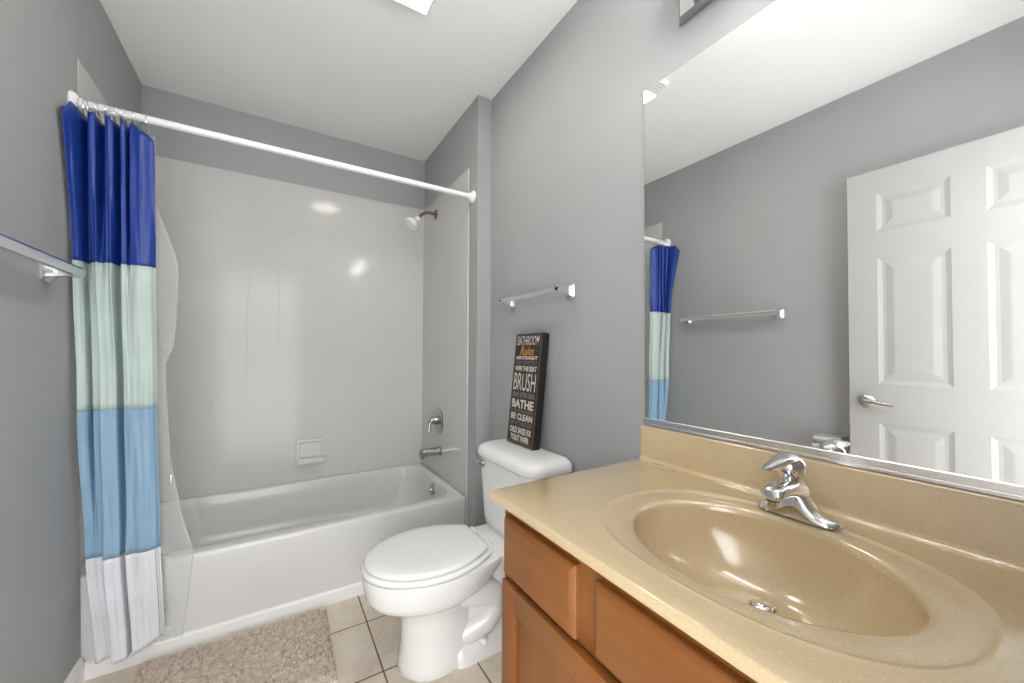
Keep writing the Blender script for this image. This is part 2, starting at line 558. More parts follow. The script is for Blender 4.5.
RINGX = [-.582, -.569, -.556, -.543, -.530, -.517, -.504, -.491, -.478, -.462, -.445, -.408]
ring0 = None
for i, x in enumerate(RINGX):
    lab = 'thin metal hook ring in the row bunched over the blue striped curtain'
    if i == len(RINGX) - 1:
        lab = 'lone metal hook ring on the white rod, set apart to the right of the others'
    if ring0 is None:
        ring0 = thing('curtain_ring', lab, 'curtain ring', (x, RY, RZ), 'hook rings on the curtain rod')
        bm = torus(bmesh.new(), (x, RY, RZ - .012), (1, .12, 0), .0275, .0014, 24, 6)
        rl = part('ring_loop', bm, M['chrome'], ring0)
        bm = tube(bmesh.new(), [(x, RY, RZ - .040), (x + .001, RY - .003, RZ - .046), (x, RY - .006, RZ - .050)], .0014, 6)
        rh = part('hook', bm, M['chrome'], ring0)
    else:
        r = ring0.copy(); COL.objects.link(r); r.location = (x, RY, RZ); r.rotation_euler = (0, 0, random.uniform(-.15, .15))
        r['label'] = lab
        for ch in (rl, rh):
            c = ch.copy(); COL.objects.link(c); c.parent = r

# cloth: fold path measured along the width, hanging from the rod
FOLDS = [(0, .2), (.09, .9), (.14, -1), (.20, .9), (.28, .9), (.34, -1), (.40, .9), (.50, .8), (.545, -1), (.59, .8), (.645, .7), (.68, -.9), (.72, .6), (.85, .8), (1, .2)]
MID = [(0, .3), (.10, .5), (.13, -.9), (.17, .2), (.25, .25), (.29, .95), (.46, .9), (.53, -1), (.58, .85), (.80, .9), (.93, .7), (1, .1)]
LOW = [(0, -.8), (.22, -.6), (.28, .9), (.46, .85), (.51, -.6), (.56, .85), (.80, .9), (.94, .7), (1, .1)]
def fold(tab, s):
    for (a, fa), (b, fb) in zip(tab, tab[1:]):
        if s <= b:
            k = (s - a) / (b - a); k = k * k * (3 - 2 * k); k = k * k * (3 - 2 * k)
            return fa + (fb - fa) * k
    return tab[-1][1]
XLT = [(.0, -.505), (.07, -.508), (.45, -.540), (.945, -.558), (1.45, -.578), (1.75, -.586), (2.0, -.588)]
XRT = [(.0, -.324), (.11, -.328), (.43, -.345), (.945, -.362), (1.45, -.376), (1.75, -.384), (2.0, -.392)]
def curtain_pt(s, z):
    sm = lambda q: (lambda k: k * k * (3 - 2 * k))(min(1, max(0, q)))
    h = sm((z - .35) / 1.35); ht = sm((z - 1.30) / .45); hl = sm((z - .40) / .55)
    f = fold(FOLDS, s) * ht + (1 - ht) * (fold(MID, s) * hl + fold(LOW, s) * (1 - hl))
    amp = .029 + .003 * h
    x = interp(XLT, z) + (interp(XRT, z) - interp(XLT, z)) * s
    x += .003 * h * math.sin(2 * PI * 5.2 * s + 1.0)
    y = 1.877 - amp * f - .006 * math.sin(3 * z + 5 * s)
    if s < .12:                                   # loose leading edge hangs towards the room
        y -= (1 - s / .12) * (.02 * h + .01 + .085 * max(0, (z - 1.45) / .5) ** 1.5)
    w = noise.noise(Vector((s * 7, z * 3.2, 2.0))) * .006 + noise.noise(Vector((s * 16, z * 5, 7.0))) * .003
    y += w
    y = min(y, 1.909)
    x = max(x, wall_left_x(z) + .004)
    return (x, y, z)
def z_top(s): return 1.942 + .012 * abs(math.sin(s * PI * 6)) - (.035 * max(0, (s - .72) / .28) ** 1.2 if s > .72 else 0) - (.03 * (1 - s / .06) if s < .06 else 0)
def z_bot(s): return .068 + .044 * s * s + .003 * math.sin(9 * s)
cur = thing('shower_curtain', 'striped shower curtain in navy, mint, sky blue and white drawn to the left', 'shower curtain', (-.47, 1.886, 1.99))
bands = [('navy_panel', 'navy', 1.447, None, 26, 'navy blue top panel'), ('mint_panel', 'mint', .943, 1.447, 24, 'pale mint panel'),
         ('blue_panel', 'blue', .432, .943, 24, 'sky blue panel'), ('white_panel', 'hemwhite', None, .432, 22, 'cool white bottom panel with a stitched hem')]
NS = 220
for nm, mt, za, zb, nz, lb in bands:
    bm = bmesh.new()
    rows = []
    for k in range(nz + 1):
        row = []
        for i in range(NS + 1):
            s = i / NS
            a = za if za is not None else z_bot(s); b = zb if zb is not None else z_top(s)
            row.append(bm.verts.new(curtain_pt(s, a + (b - a) * k / nz)))
        rows.append(row)
    for p, q in zip(rows, rows[1:]):
        for i in range(NS):
            bm.faces.new((p[i], p[i + 1], q[i + 1], q[i]))
    o = part(nm, bm, M[mt], cur, auto=None, label=lb)
    sd = o.modifiers.new('cloth_thickness', 'SOLIDIFY'); sd.thickness = .0012; sd.offset = 0

bm = tube(bmesh.new(), [tuple(Vector(curtain_pt(.945, z)) + Vector((0, -.0012, 0))) for z in [z_bot(.945) + .012 + (.43 - z_bot(.945) - .012) * k / 24 for k in range(25)]], .0007, 5)
part('stitching', bm, M['navy'], cur, label='dark stitched seam')
LX = [(0.0, -.262), (.06, -.285), (.20, -.270), (.36, -.258), (.55, -.300), (.75, -.332), (1.09, -.352), (1.165, -.328), (1.30, -.322), (1.455, -.318), (1.73, -.392), (2.0, -.398)]
bm = bmesh.new()
rows = []
for k in range(61):
    z = .055 + (1.955 - .055) * k / 60
    xr = interp(LX, z)
    row = []
    for i in range(41):
        s = i / 40
        x = -.50 + (xr + .50) * s
        y = 1.928 + .0045 * math.sin(9 * s * (1.2 - .2 * z) + 2.5 * math.sin(1.3 * z)) + .003 * noise.noise(Vector((s * 6, z * 4, 3)))
        if z > 1.85: y -= (z - 1.85) * .06
        row.append(bm.verts.new((x, y, z)))
    rows.append(row)
for p, q in zip(rows, rows[1:]):
    for i in range(40):
        bm.faces.new((p[i], p[i + 1], q[i + 1], q[i]))
liner = part('curtain_liner', bm, M['vinyl'], auto=None, origin=(-.40, 1.92, 1.95))
tag(liner, 'clear vinyl liner showing past the right edge of the striped curtain', 'curtain liner')
bm = tube(bmesh.new(), [tuple(Vector((interp(LX, z) - .001, 1.928 + .0045 * math.sin(9 * (1.2 - .2 * z) + 2.5 * math.sin(1.3 * z)), z))) for z in [.06 + 1.89 * k / 60 for k in range(61)]], .0015, 6)
part('edge_hem', bm, M['vinyl'], liner)
bm = nb(-.332, -.326, 1.919, 1.930, .635, .675, .001)
part('magnet', bm, M['nickel'], liner, label='small grey magnet tab')

# ------------------------------------------------------------------ toilet
TY = 1.40
toi = thing('toilet', 'white two piece toilet with closed lid between tub and vanity', 'toilet', (.62, TY, 0))
def egg(xf, xb, xc, hw, z, e=2.0, nf=14, nbk=8, tb=.30, rnd=.03):
    """bowl outline: elliptic nose, tapering back with a straight end"""
    pts = []
    up = []
    for k in range(nf + 1):                       # nose to widest point, near side
        a = .5 * PI * k / nf
        x = xc - (xc - xf) * math.cos(a) ** (2 / e); y = hw * math.sin(a) ** (2 / e)
        up.append((x, y))
    for k in range(1, nbk + 1):
        s = k / nbk
        up.append((xc + (xb - xc) * s, hw * (1 - tb * s * s)))
    up.append((xb + rnd * .3, up[-1][1] - rnd * .4)); 
    pts = [(x, TY - y, z) for x, y in up] + [(x, TY + y, z) for x, y in up[::-1][:-1]]
    return pts
bm = bmesh.new()
# front column of the pedestal rising into the bowl
prof = [(.397, .63, .52, .106, 0), (.391, .635, .52, .111, .008), (.393, .635, .52, .109, .03), (.403, .63, .52, .102, .10), (.402, .63, .52, .100, .17), (.392, .635, .52, .105, .220),
        (.360, .645, .52, .126, .246), (.315, .66, .52, .150, .262), (.287, .68, .52, .165, .276), (.276, .70, .52, .172, .298), (.270, .735, .52, .178, .335), (.266, .755, .52, .182, .362), (.268, .755, .52, .180, .372), (.28, .75, .52, .168, .376)]
loft(bm, [egg(a, b, c, h, z) for a, b, c, h, z in prof])
# rear foot, trapway and the deck below the tank
loft(bm, [rrect(.56, .86, TY - h, TY + h, r, z) for h, r, z in ((.112, .05, 0), (.112, .05, .035), (.106, .05, .05), (.075, .05, .062), (.06, .05, .10), (.06, .05, .2))])
loft(bm, [rrect(x0, .965, TY - h, TY + h, .04, z) for x0, h, z in ((.80, .06, .10), (.77, .08, .20), (.72, .11, .30), (.70, .125, .345), (.695, .135, .366), (.70, .132, .376), (.72, .12, .378))])
for s in (-1, 1):
    tube(bm, [(.52, TY + s * .02, .22), (.58, TY + s * .040, .235), (.66, TY + s * .062, .238), (.73, TY + s * .07, .215), (.75, TY + s * .068, .16), (.71, TY + s * .066, .11), (.64, TY + s * .056, .085), (.56, TY + s * .04, .08)], [.040, .048, .052, .05, .047, .045, .042, .03], 16)
part('bowl', bm, M['porcelain'], toi, auto=55)
for s in (-1, 1):
    bm = bmesh.new()
    lathe(bm, (.69, TY + s * .092, .048), (0, 0, 1), [(0, .017), (.012, .016), (.019, .011), (.021, .002)])
    part('bolt_cap', bm, M['porcelain'], toi)
def lid_outline(xf, xb, xc, hw, z): return egg(xf, xb, xc, hw, z, nf=18, nbk=10, tb=.40, rnd=.02)
bm = bmesh.new()
loft(bm, [lid_outline(xf, xb, .50, h, z) for xf, xb, h, z in ((.276, .705, .176, .377), (.266, .712, .185, .380), (.263, .715, .188, .387), (.266, .715, .186, .394), (.276, .71, .178, .397))])
part('seat', bm, M['seat'], toi, auto=60)
bm = bmesh.new()
loft(bm, [lid_outline(xf, xb, .50, h, z) for xf, xb, h, z in ((.294, .68, .158, .3975), (.292, .684, .160, .4005), (.2745, .696, .178, .4015), (.273, .698, .180, .406), (.276, .696, .177, .412), (.289, .688, .166, .4165), (.33, .67, .130, .4195), (.42, .61, .06, .4205))])
part('lid', bm, M['seat'], toi, auto=60)
for s in (-1, 1):
    bm = bmesh.new()
    lathe(bm, (.722, TY + s * .068 - .022, .394), (0, 1, 0), [(0, .006), (.003, .011), (.041, .011), (.044, .006)], 16)
    box(bm, .714, .746, TY + s * .068 - .018, TY + s * .068 + .018, .374, .392, .004)
    part('hinge', bm, M['seat'], toi)
bm = bmesh.new()
tk = [(.83, .965, .195, .04, .376), (.812, .972, .205, .05, .385), (.806, .974, .212, .055, .42), (.798, .978, .228, .06, .60), (.795, .98, .234, .06, .685)]
loft(bm, [rrect(a, b, TY - .030 - h * .975, TY - .030 + h * .975, (r, .02, .02, r), z, 8) for a, b, h, r, z in tk])
part('tank', bm, M['porcelain'], toi, auto=55)
bm = bmesh.new()
def lid_ring(d, z, bow=.012):
    pts = rrect(.785 + d, .988 - d * .4, TY - .030 - .237 + d, TY - .030 + .237 - d, (max(.075 - d * .3, .02), .025, .025, max(.075 - d * .3, .02)), z, 10)
    return [(x - (bow * (1 - ((y - TY + .030) / .25) ** 2) if x < .88 else 0), y, zz) for x, y, zz in pts]
loft(bm, [lid_ring(.012, .682), lid_ring(.003, .684), lid_ring(0, .690), lid_ring(0, .707), lid_ring(.003, .718), lid_ring(.010, .727), lid_ring(.022, .734), lid_ring(.045, .7385), lid_ring(.08, .740)])
part('tank_lid', bm, M['porcelain'], toi, auto=60)
hb = Vector((.799, TY + .128, .652))
bm = bmesh.new()
lathe(bm, hb + Vector((.004, 0, 0)), (-1, 0, 0), [(0, .017), (.006, .017), (.012, .013), (.022, .011)])
tube(bm, [hb + Vector((-.018, .005, 0)), hb + Vector((-.024, .018, .006)), hb + Vector((-.022, .040, .014)), hb + Vector((-.014, .062, .020))], [.009, .010, .009, .007], 12)
part('flush_lever', bm, M['nickel'], toi, label='metal flush lever')

# ------------------------------------------------------------------ bathroom rules sign, leaning on the wall
SW, SH, ST = .205, .492, .036
sign = thing('wall_sign', 'tall dark plaque with bathroom rules leaning on the wall over the toilet tank', 'sign', (.908, 1.407, .741))
tilt = math.asin((XR - .001 - (.908 + ST)) / SH)
SM = Matrix.Translation((.908, 1.407, .7405)) @ Matrix.Rotation(tilt, 4, 'Y')
# sign frame: local x = depth, local y = -reading direction, local z = up
def sign_bm(bm):
    bmesh.ops.transform(bm, matrix=SM, verts=bm.verts); return bm
bm = nb(0, ST, -SW / 2, SW / 2, 0, SH, .001, 1)
part('board', sign_bm(bm), M['blackboard'], sign, smooth=False)
bm = nb(-.0012, .0005, -SW / 2 + .001, SW / 2 - .001, .001, SH - .001)
part('border', sign_bm(bm), M['signborder'], sign, smooth=False)
bm = nb(-.0018, 0, -SW / 2 + .010, SW / 2 - .010, .016, SH - .008)
part('face', sign_bm(bm), M['signface'], sign, smooth=False)
def text_bm(bm, body, y0, y1, z0, z1, bold=0.0, shear=0.0):
    cu = bpy.data.curves.new('lettering', 'FONT')
    cu.body = body; cu.size = 1; cu.offset = bold; cu.shear = shear; cu.resolution_u = 3
    ob = bpy.data.objects.new('lettering', cu); COL.objects.link(ob)
    bpy.context.view_layer.update()
    me = bpy.data.meshes.new_from_object(ob.evaluated_get(bpy.context.evaluated_depsgraph_get()))
    bpy.data.objects.remove(ob); bpy.data.curves.remove(cu)
    xs = [v.co.x for v in me.vertices]; zs = [v.co.y for v in me.vertices]
    ax, bx, az, bz = min(xs), max(xs), min(zs), max(zs)
    n0 = len(bm.verts)
    bm.from_mesh(me); bm.verts.ensure_lookup_table()
    for v in bm.verts[n0:]:
        u = (v.co.x - ax) / (bx - ax); w = (v.co.y - az) / (bz - az)
        v.co = Vector((-.0024, y0 + (y1 - y0) * u, z0 + (z1 - z0) * w))
    bpy.data.meshes.remove(me)
L_, R__ = SW / 2 - .018, -SW / 2 + .018
LINES = [('cream', 'BATHROOM', .025, .110, .004, 0), ('gold', 'Rules', .122, .200, .0, .35), ('cream', 'AIM STRAIGHT', .207, .240, .035, 0),
         ('taupe', 'FLUSH COMPLETELY', .250, .285, .0, 0), ('cream', 'WIPE THE SEAT', .298, .345, .035, 0), ('cream', 'BRUSH', .362, .520, .0, 0),
         ('taupe', 'SPRAY AFTER USING', .535, .582, .03, 0), ('cream', 'BATHE', .600, .677, .035, 0), ('taupe', 'WASH YOUR HANDS', .688, .715, .0, 0),
         ('cream', 'BE CLEAN', .724, .780, .035, 0), ('taupe', 'DRY AT THE ROOM', .790, .832, .0, 0), ('cream', 'CHECK SHOES FOR', .845, .900, .035, 0), ('cream', 'TOILET PAPER', .912, .965, .035, 0)]
for m, txt, a, b, bold, sh in LINES:
    bm = bmesh.new()
    k = .030 if txt == 'Rules' else (.012 if txt == 'TOILET PAPER' else 0)
    text_bm(bm, txt, L_ - k, R__ + k, SH * (1 - b), SH * (1 - a), bold, sh)
    part('lettering', sign_bm(bm), M[m], sign, smooth=False, label={'cream': 'cream printed words ', 'taupe': 'dim taupe printed words ', 'gold': 'gold script word '}[m] + txt)

# ------------------------------------------------------------------ towel bars
def towel_bar(label, wx, sx, ya, yb, zb, reach, over, k=1.0):
    """wx(z) wall plane, sx direction into the room"""
    w = wx(zb); bx = w + sx * reach
    t = thing('towel_bar', label, 'towel bar', (w, (ya + yb) / 2, zb))
    bm = bmesh.new()
    pr = [(-.006, -.011), (.006, -.011), (.009, -.006), (.009, .006), (.006, .011), (-.006, .011), (-.009, .006), (-.009, -.006)]
    loft(bm, [[(bx + a * k, y, zb + b * k) for a, b in pr] for y in (ya - over, yb + over)])
    part('bar', bm, M['bar_chrome'], t, smooth=False)
    for y in (ya, yb):
        bm = bmesh.new()
        def sq(d, h, k, dz=0): return [(w + sx * d, p[0], p[1]) for p in rrect(y - h, y + h, zb + dz - k, zb + dz + k, min(h, k) * .35, 0, 3)]
        loft(bm, [sq(-.002, .027, .029, -.006), sq(.005, .027, .029, -.006), sq(.010, .022, .024, -.005), sq(.022, .014, .018, -.003), sq(reach - .016, .011, .015), sq(reach - .004, .013, .017), sq(reach + .006, .013, .017), sq(reach + .009, .009, .013)])
        part('bracket', bm, M['bar_chrome'], t, auto=25)
    return t
towel_bar('chrome towel bar on the grey wall over the toilet', lambda z: XR, -1, 1.168, 1.605, 1.392, .066, .020)
towel_bar('chrome towel bar on the left wall beside the striped curtain', wall_left_x, 1, 1.110, 1.700, 1.386, .070, .014, 1.25)

# ------------------------------------------------------------------ vanity cabinet
van = thing('vanity_cabinet', 'brown stained wood vanity cabinet under the beige sink top', 'cabinet', (.72, .36, 0))
FX = .470                                            # face frame
YE, YS = .788, YF + .002                              # far end, near end
bm = bmesh.new()
box(bm, FX + .018, XR, YE - .016, YE, 0, .799)                # far end panel
box(bm, FX + .018, XR, YS, YS + .016, 0, .799)
box(bm, XR - .012, XR, YS + .016, YE - .016, .1, .799)
box(bm, FX + .018, XR - .012, YS + .016, YE - .016, .10, .115)
box(bm, FX + .075, FX + .09, YS + .016, YE - .016, 0, .10)     # toe kick
part('carcass', bm, M['wood_v'], van, smooth=False)
bm = bmesh.new()
box(bm, FX, FX + .018, YE - .03, YE, .10, .799, .0008, 1)
box(bm, FX, FX + .018, YS, YS + .045, .10, .799, .0008, 1)
box(bm, FX, FX + .018, YS + .045, YE - .03, .755, .799)
box(bm, FX, FX + .018, YS + .045, YE - .03, .605, .655)
box(bm, FX, FX + .018, YS + .045, YE - .03, .10, .14)
box(bm, FX, FX + .018, .465, .530, .655, .755)
box(bm, FX, FX + .018, .33, .38, .14, .605)
part('face_frame', bm, M['wood_h'], van, smooth=False)
def front(name, y0, y1, z0, z1, label=None):
    bm = bmesh.new()
    ring = lambda d, x: [(x, p[0], p[1]) for p in rrect(y0 + d, y1 - d, z0 + d, z1 - d, .003, 0, 2)]
    loft(bm, [ring(0, FX), ring(0, FX - .011), ring(.002, FX - .0145), ring(.008, FX - .019), ring(.012, FX - .020)])
    return part(name, bm, M['wood_h'], van, auto=20, label=label)
front('drawer_front', .523, .768, .640, .770)
front('false_front', YS + .012, .474, .646, .770, 'wide false drawer front before the basin')
def cab_door(y0, y1, z0, z1):
    bm = bmesh.new()
    w = .052
    x0, x1 = FX - .020, FX - .0005
    box(bm, x0, x1, y0, y0 + w, z0, z1, .003); box(bm, x0, x1, y1 - w, y1, z0, z1, .003)
    n = len(bm.faces)
    box(bm, x0, x1, y0 + w, y1 - w, z0, z0 + w, .003); box(bm, x0, x1, y0 + w, y1 - w, z1 - w, z1, .003)
    for f in bm.faces:
        f.material_index = int(abs(f.calc_center_median().y - (y0 + y1) / 2) < (y1 - y0) / 2 - w)
    d = part('door', bm, [M['wood_v'], M['wood_h']], van, auto=25)
    part('door_panel', nb(FX - .010, FX - .002, y0 + w - .004, y1 - w + .004, z0 + w - .004, z1 - w + .004), M['wood_v'], d, smooth=False)
cab_door(.358, .768, .112, .630)
cab_door(YS + .012, .352, .112, .630)

# ------------------------------------------------------------------ vanity top with moulded basin
top = thing('washbasin', 'beige speckled sink top with an oval moulded basin and backsplash', 'sink', (.72, .37, .80))
CX0, CX1, CY0, CY1, ZT_ = .437, .994, YF + .001, .808, .820
bm = bmesh.new()
bc = Vector((.700, .350)); dc = Vector((.768, .364))
NA = 128
ang = [2 * PI * k / NA for k in range(NA)]
def sup(a, rx, ry, e):
    c, s = math.cos(a), math.sin(a)
    return Vector((rx * math.copysign(abs(c) ** (2 / e), c), ry * math.copysign(abs(s) ** (2 / e), s)))
def rect_pt(a, ins):
    c, s = math.cos(a), math.sin(a)
    # radial exit from the basin centre to the (inset) counter rectangle
    tx = ((CX1 - bc.x) if c > 0 else (bc.x - CX0 - ins)) / max(abs(c), 1e-9)
    ty = ((CY1 - ins - bc.y) if s > 0 else (bc.y - CY0)) / max(abs(s), 1e-9)
    t_ = min(tx, ty)
    return Vector((bc.x + c * t_, bc.y + s * t_))
# snap the ray nearest each corner onto it, so the rectangle keeps sharp corners
corners = [math.atan2(y - bc.y, x - bc.x) % (2 * PI) for x in (CX0, CX1) for y in (CY0, CY1)]
for ca in corners:
    i = min(range(NA), key=lambda k: abs(ang[k] - ca)); ang[i] = ca
rings = []
DB = .134
for k in range(21):
    u = math.sin(.5 * PI * k / 20)
    rr = .022 / .19 + (1 - .022 / .19) * u
    ring = []
    for a in ang:
        e = sup(a, .166, .208, 2.0)
        c = dc + (bc - dc) * u ** 1.0
        g = 1 - max(0, 1 - u ** 2.3) ** (1 / 1.9)
        p = c + e * (rr if u > 0 else .022 / .19)
        if k == 0: p = dc + Vector((math.cos(a), math.sin(a))) * .022
        ring.append((p.x, p.y, ZT_ - .006 - DB + (DB - .006) * g))
    rings.append(ring)
for rx, ry, z, e in ((.1685, .211, -.0085, 2), (.172, .215, -.0055, 2), (.177, .220, -.0040, 2.03), (.195, .246, -.0028, 2.2), (.2005, .258, -.0024, 2.3), (.2030, .262, -.0010, 2.35), (.2045, .265, .0004, 2.4), (.2065, .268, .0007, 2.4), (.2085, .271, .0002, 2.4), (.211, .274, 0, 2.4)):
    rings.append([(*(bc + sup(a, rx, ry, e)), ZT_ + z) for a in ang])
# keep the outer ridge inside the slab at the front and the back
def clampx(p): return (min(max(p[0], CX0 + .02), .9715), p[1], p[2])
rings = [[clampx(p) for p in r] for r in rings]
def rr_ring(ins, z): return [(*rect_pt(a, ins), z) for a in ang]
ra = [rr_ring(.0045, ZT_), rr_ring(.002, ZT_ - .0006), rr_ring(.0006, ZT_ - .002), rr_ring(0, ZT_ - .0045), rr_ring(0, .8025), rr_ring(.002, .800)]
mid = [tuple(Vector(a).lerp(Vector(b), .5)) for a, b in zip(rings[-1], ra[0])]
loft(bm, rings + [mid] + ra + [[(bc.x + (p[0] - bc.x) * 1.04, bc.y + (p[1] - bc.y) * 1.04, .800) for p in rings[20]]] + [[(p[0], p[1], p[2] - .010) for p in r] for r in rings[19::-3]], True, True)
part('basin_slab', bm, M['marble'], top, auto=50)
bm = bmesh.new()
prof = [(.994, .8195), (.994, .920), (.980, .920), (.9775, .9185), (.976, .916), (.976, .832), (.974, .825), (.970, .8212), (.964, .8198)]
loft(bm, [[(x, y, z) for x, z in prof] for y in (CY0, CY1 + .004)])
part('backsplash', bm, M['marble'], top, auto=40)
bm = bmesh.new()
zc = ZT_ - .006 - DB
lathe(bm, (dc.x, dc.y, zc - .004), (0, 0, 1), [(0, .0235), (.005, .0235), (.0065, .020), (.004, .0185), (.004, .0175), (.009, .0170), (.0125, .013), (.014, .002)])
st = part('sink_stopper', bm, M['chrome'], origin=(dc.x, dc.y, zc))
tag(st, 'round chrome drain stopper at the bottom of the beige basin', 'drain stopper')

# ------------------------------------------------------------------ faucet
FY, FXc = .362, .905
fau = thing('faucet', 'chrome single lever faucet behind the oval basin', 'faucet', (FXc, FY, ZT_))
bm = bmesh.new()
rings = []
for k in range(29):
    v = -1 + 2 * k / 28
    y = FY + v * .074
    h = .010 + .044 * math.exp(-(v / .36) ** 2) + .006 * (1 - v * v)
    wd = .0265 * (1 - abs(v) ** 6 * .75) * (1 - .10 * math.exp(-(v / .3) ** 2))
    if abs(v) > .93: h *= .6
    ring = []
    for j in range(17):
        a = PI * j / 16
        ring.append((FXc - wd * math.copysign(abs(math.cos(a)) ** .75, math.cos(a)), y, ZT_ - .0005 + h * abs(math.sin(a)) ** .8))
    rings.append(ring)
loft(bm, rings)
part('base', bm, M['chrome'], fau, auto=60)
bm = bmesh.new()
rings = []
for k in range(17):
    u = k / 16
    cx = FXc + .012 - u * .125; cz = ZT_ + .049 + .012 * math.sin(u * PI * .8) + .004 * u
    hy = .0225 - .004 * u; hz = .020 - .009 * u
    if k == 16: hy *= .72; hz *= .75; cx += .003
    if k == 0: hy *= .7; hz *= .7
    rings.append([(cx, FY + hy * math.copysign(abs(math.cos(a)) ** .8, math.cos(a)), cz + hz * math.copysign(abs(math.sin(a)) ** .8, math.sin(a))) for a in [2 * PI * j / 24 for j in range(24)]])
loft(bm, rings)
part('spout', bm, M['chrome'], fau, auto=60)
bm = bmesh.new()
lathe(bm, (FXc - .100, FY, ZT_ + .050), (0, 0, -1), [(0, .0125), (.010, .0125), (.012, .010), (.008, .009)])
part('aerator', bm, M['chrome'], fau)
bm = bmesh.new()
lathe(bm, (FXc - .006, FY + .004, ZT_ + .052), (-.20, .03, 1), [(0, .024), (.012, .022), (.020, .0185), (.026, .0185), (.031, .0235), (.046, .0265), (.058, .0255), (.067, .019), (.071, .006)])
hnd = part('handle', bm, M['chrome'], fau, auto=60)
bm = bmesh.new()
tube(bm, [(FXc - .002, FY + .006, ZT_ + .112), (FXc - .026, FY + .006, ZT_ + .119), (FXc - .052, FY + .006, ZT_ + .117), (FXc - .082, FY + .006, ZT_ + .111), (FXc - .104, FY + .006, ZT_ + .107), (FXc - .119, FY + .006, ZT_ + .108)], [.014, .020, .0165, .0125, .0095, .005], 16)
for v in bm.verts: v.co.z = ZT_ + .113 + (v.co.z - ZT_ - .113) * .60
part('lever', bm, M['chrome'], hnd, auto=60)
for m, dy in (('red_dot', .0022), ('blue_dot', -.0022)):
    part('index_dot', sphere(bmesh.new(), (FXc - .0405, FY + .005 + dy, ZT_ + .093), .0026, 10, 6, (.5, 1, 1)), M[m], hnd, label=m.split('_')[0] + ' index dot')

# ------------------------------------------------------------------ mirror
MY0, MY1, MZ0, MZ1 = YF + .004, .8085, .930, 1.978
mir = thing('wall_mirror', 'large frameless mirror on the wall above the sink top', 'mirror', (XR, .37, .93))
part('glass', nb(XR - .006, XR, MY0, MY1, MZ0, MZ1, .0012, 1), M['mirror'], mir, smooth=False)
bm = bmesh.new()
box(bm, XR - .0105, XR, MY0, MY1, .921, .9285, .0008, 1); box(bm, XR - .0105, XR - .0078, MY0, MY1, .9285, .944, .0008, 1)
part('bottom_channel', bm, M['bar_chrome'], mir, smooth=False)

# ------------------------------------------------------------------ vanity light
vl = thing('vanity_light', 'chrome bar light with globe bulbs on the wall above the mirror', 'wall light', (XR, .38, 2.16))
bm = bmesh.new()
def vr(x, d, dz): return [(x, p[0], p[1]) for p in rrect(.07 + d, .684 - d, 2.100 + dz, 2.222 - dz, .002, 0, 2)]
loft(bm, [vr(XR, 0, 0), vr(XR - .004, 0, 0), vr(XR - .026, .018, .003), vr(XR - .0275, .0195, .0045), vr(XR - .0265, .022, .007), vr(XR - .0265, .025, .010)])
part('back_plate', bm, M['tub_chrome'], vl, auto=20)
for k in range(4):
    y = .135 + k * .163
    bm = bmesh.new()
    lathe(bm, (XR - .026, y, 2.162), (-1, 0, 0), [(0, .030), (.004, .030), (.010, .022), (.056, .020), (.057, .014)])
    so = part('socket', bm, M['bar_chrome'], vl)
    bm = bmesh.new()
    cup = [(.050, .022), (.070, .030), (.092, .040), (.112, .046), (.122, .048), (.1225, .047), (.112, .0445), (.092, .0385), (.070, .028), (.050, .020)]  # cup added behind each bulb to cut its glow on the wall
    lathe(bm, (XR, y, 2.162), (-1, 0, 0), cup + [cup[0]])
    bmesh.ops.remove_doubles(bm, verts=bm.verts, dist=1e-5)
    part('added_cup', bm, M['nickel'], so, label='added metal cup keeping globe bulb light off the wall')
    bm = bmesh.new()
    lathe(bm, (XR - .080, y, 2.162), (-1, 0, 0), [(0, .013), (.012, .014), (.020, .024), (.034, .036), (.050, .0405), (.066, .036), (.080, .024), (.088, .010), (.0905, .001)], 24)
    part('bulb', bm, M['bulb'], so, label='lit white globe bulb')

# ------------------------------------------------------------------ ceiling fan light
cf = thing('ceiling_fan_light', 'square ceiling exhaust fan with a lit lens', 'ceiling light', (.36, 1.31, ZC))
fx0, fx1, fy0, fy1, fl = .278, .507, 1.226, 1.482, 1.303
bm = bmesh.new()
loft(bm, [rrect(fx0 + d, fx1 - d, fy0 + d, fy1 - d, .012, z, 4) for d, z in ((0, ZC), (0, ZC - .010), (.004, ZC - .017), (.012, ZC - .020))])
part('housing', bm, M['grille'], cf, auto=30)
bm = nb(fx0 + .012, fx1 - .012, fl, fy1 - .010, ZC - .034, ZC - .018)
bm.normal_update()
for f in bm.faces:
    f.material_index = 0 if f.normal.z < -.5 else 1
part('lens', bm, [M['lens'], M['grille']], cf, smooth=False, label='glowing warm white lens')
bm = bmesh.new()
for k in range(4):
    y = fy0 + .003 + k * .0185
    box(bm, fx0 + .016, fx1 - .016, y, y + .011, ZC - .027, ZC - .019, .001, 1)
part('grille', bm, M['grille'], cf, smooth=False, label='louvred white grille')

# ------------------------------------------------------------------ door, standing open along the left wall
dr = thing('door_1', 'white six panel door standing open against the left wall', 'door', (-.538, .36, .012))
dr['kind'] = 'structure'
dx0, dx1, dy0, dy1, dz0, dz1 = -.550, -.516, -.045, .762, .012, 2.046
bm = bmesh.new()
ycols = [(dy0 + .118, dy0 + .354), (dy1 - .354, dy1 - .112)]
zrows = [(.20, .812), (1.000, 1.612), (1.742, 1.928)]
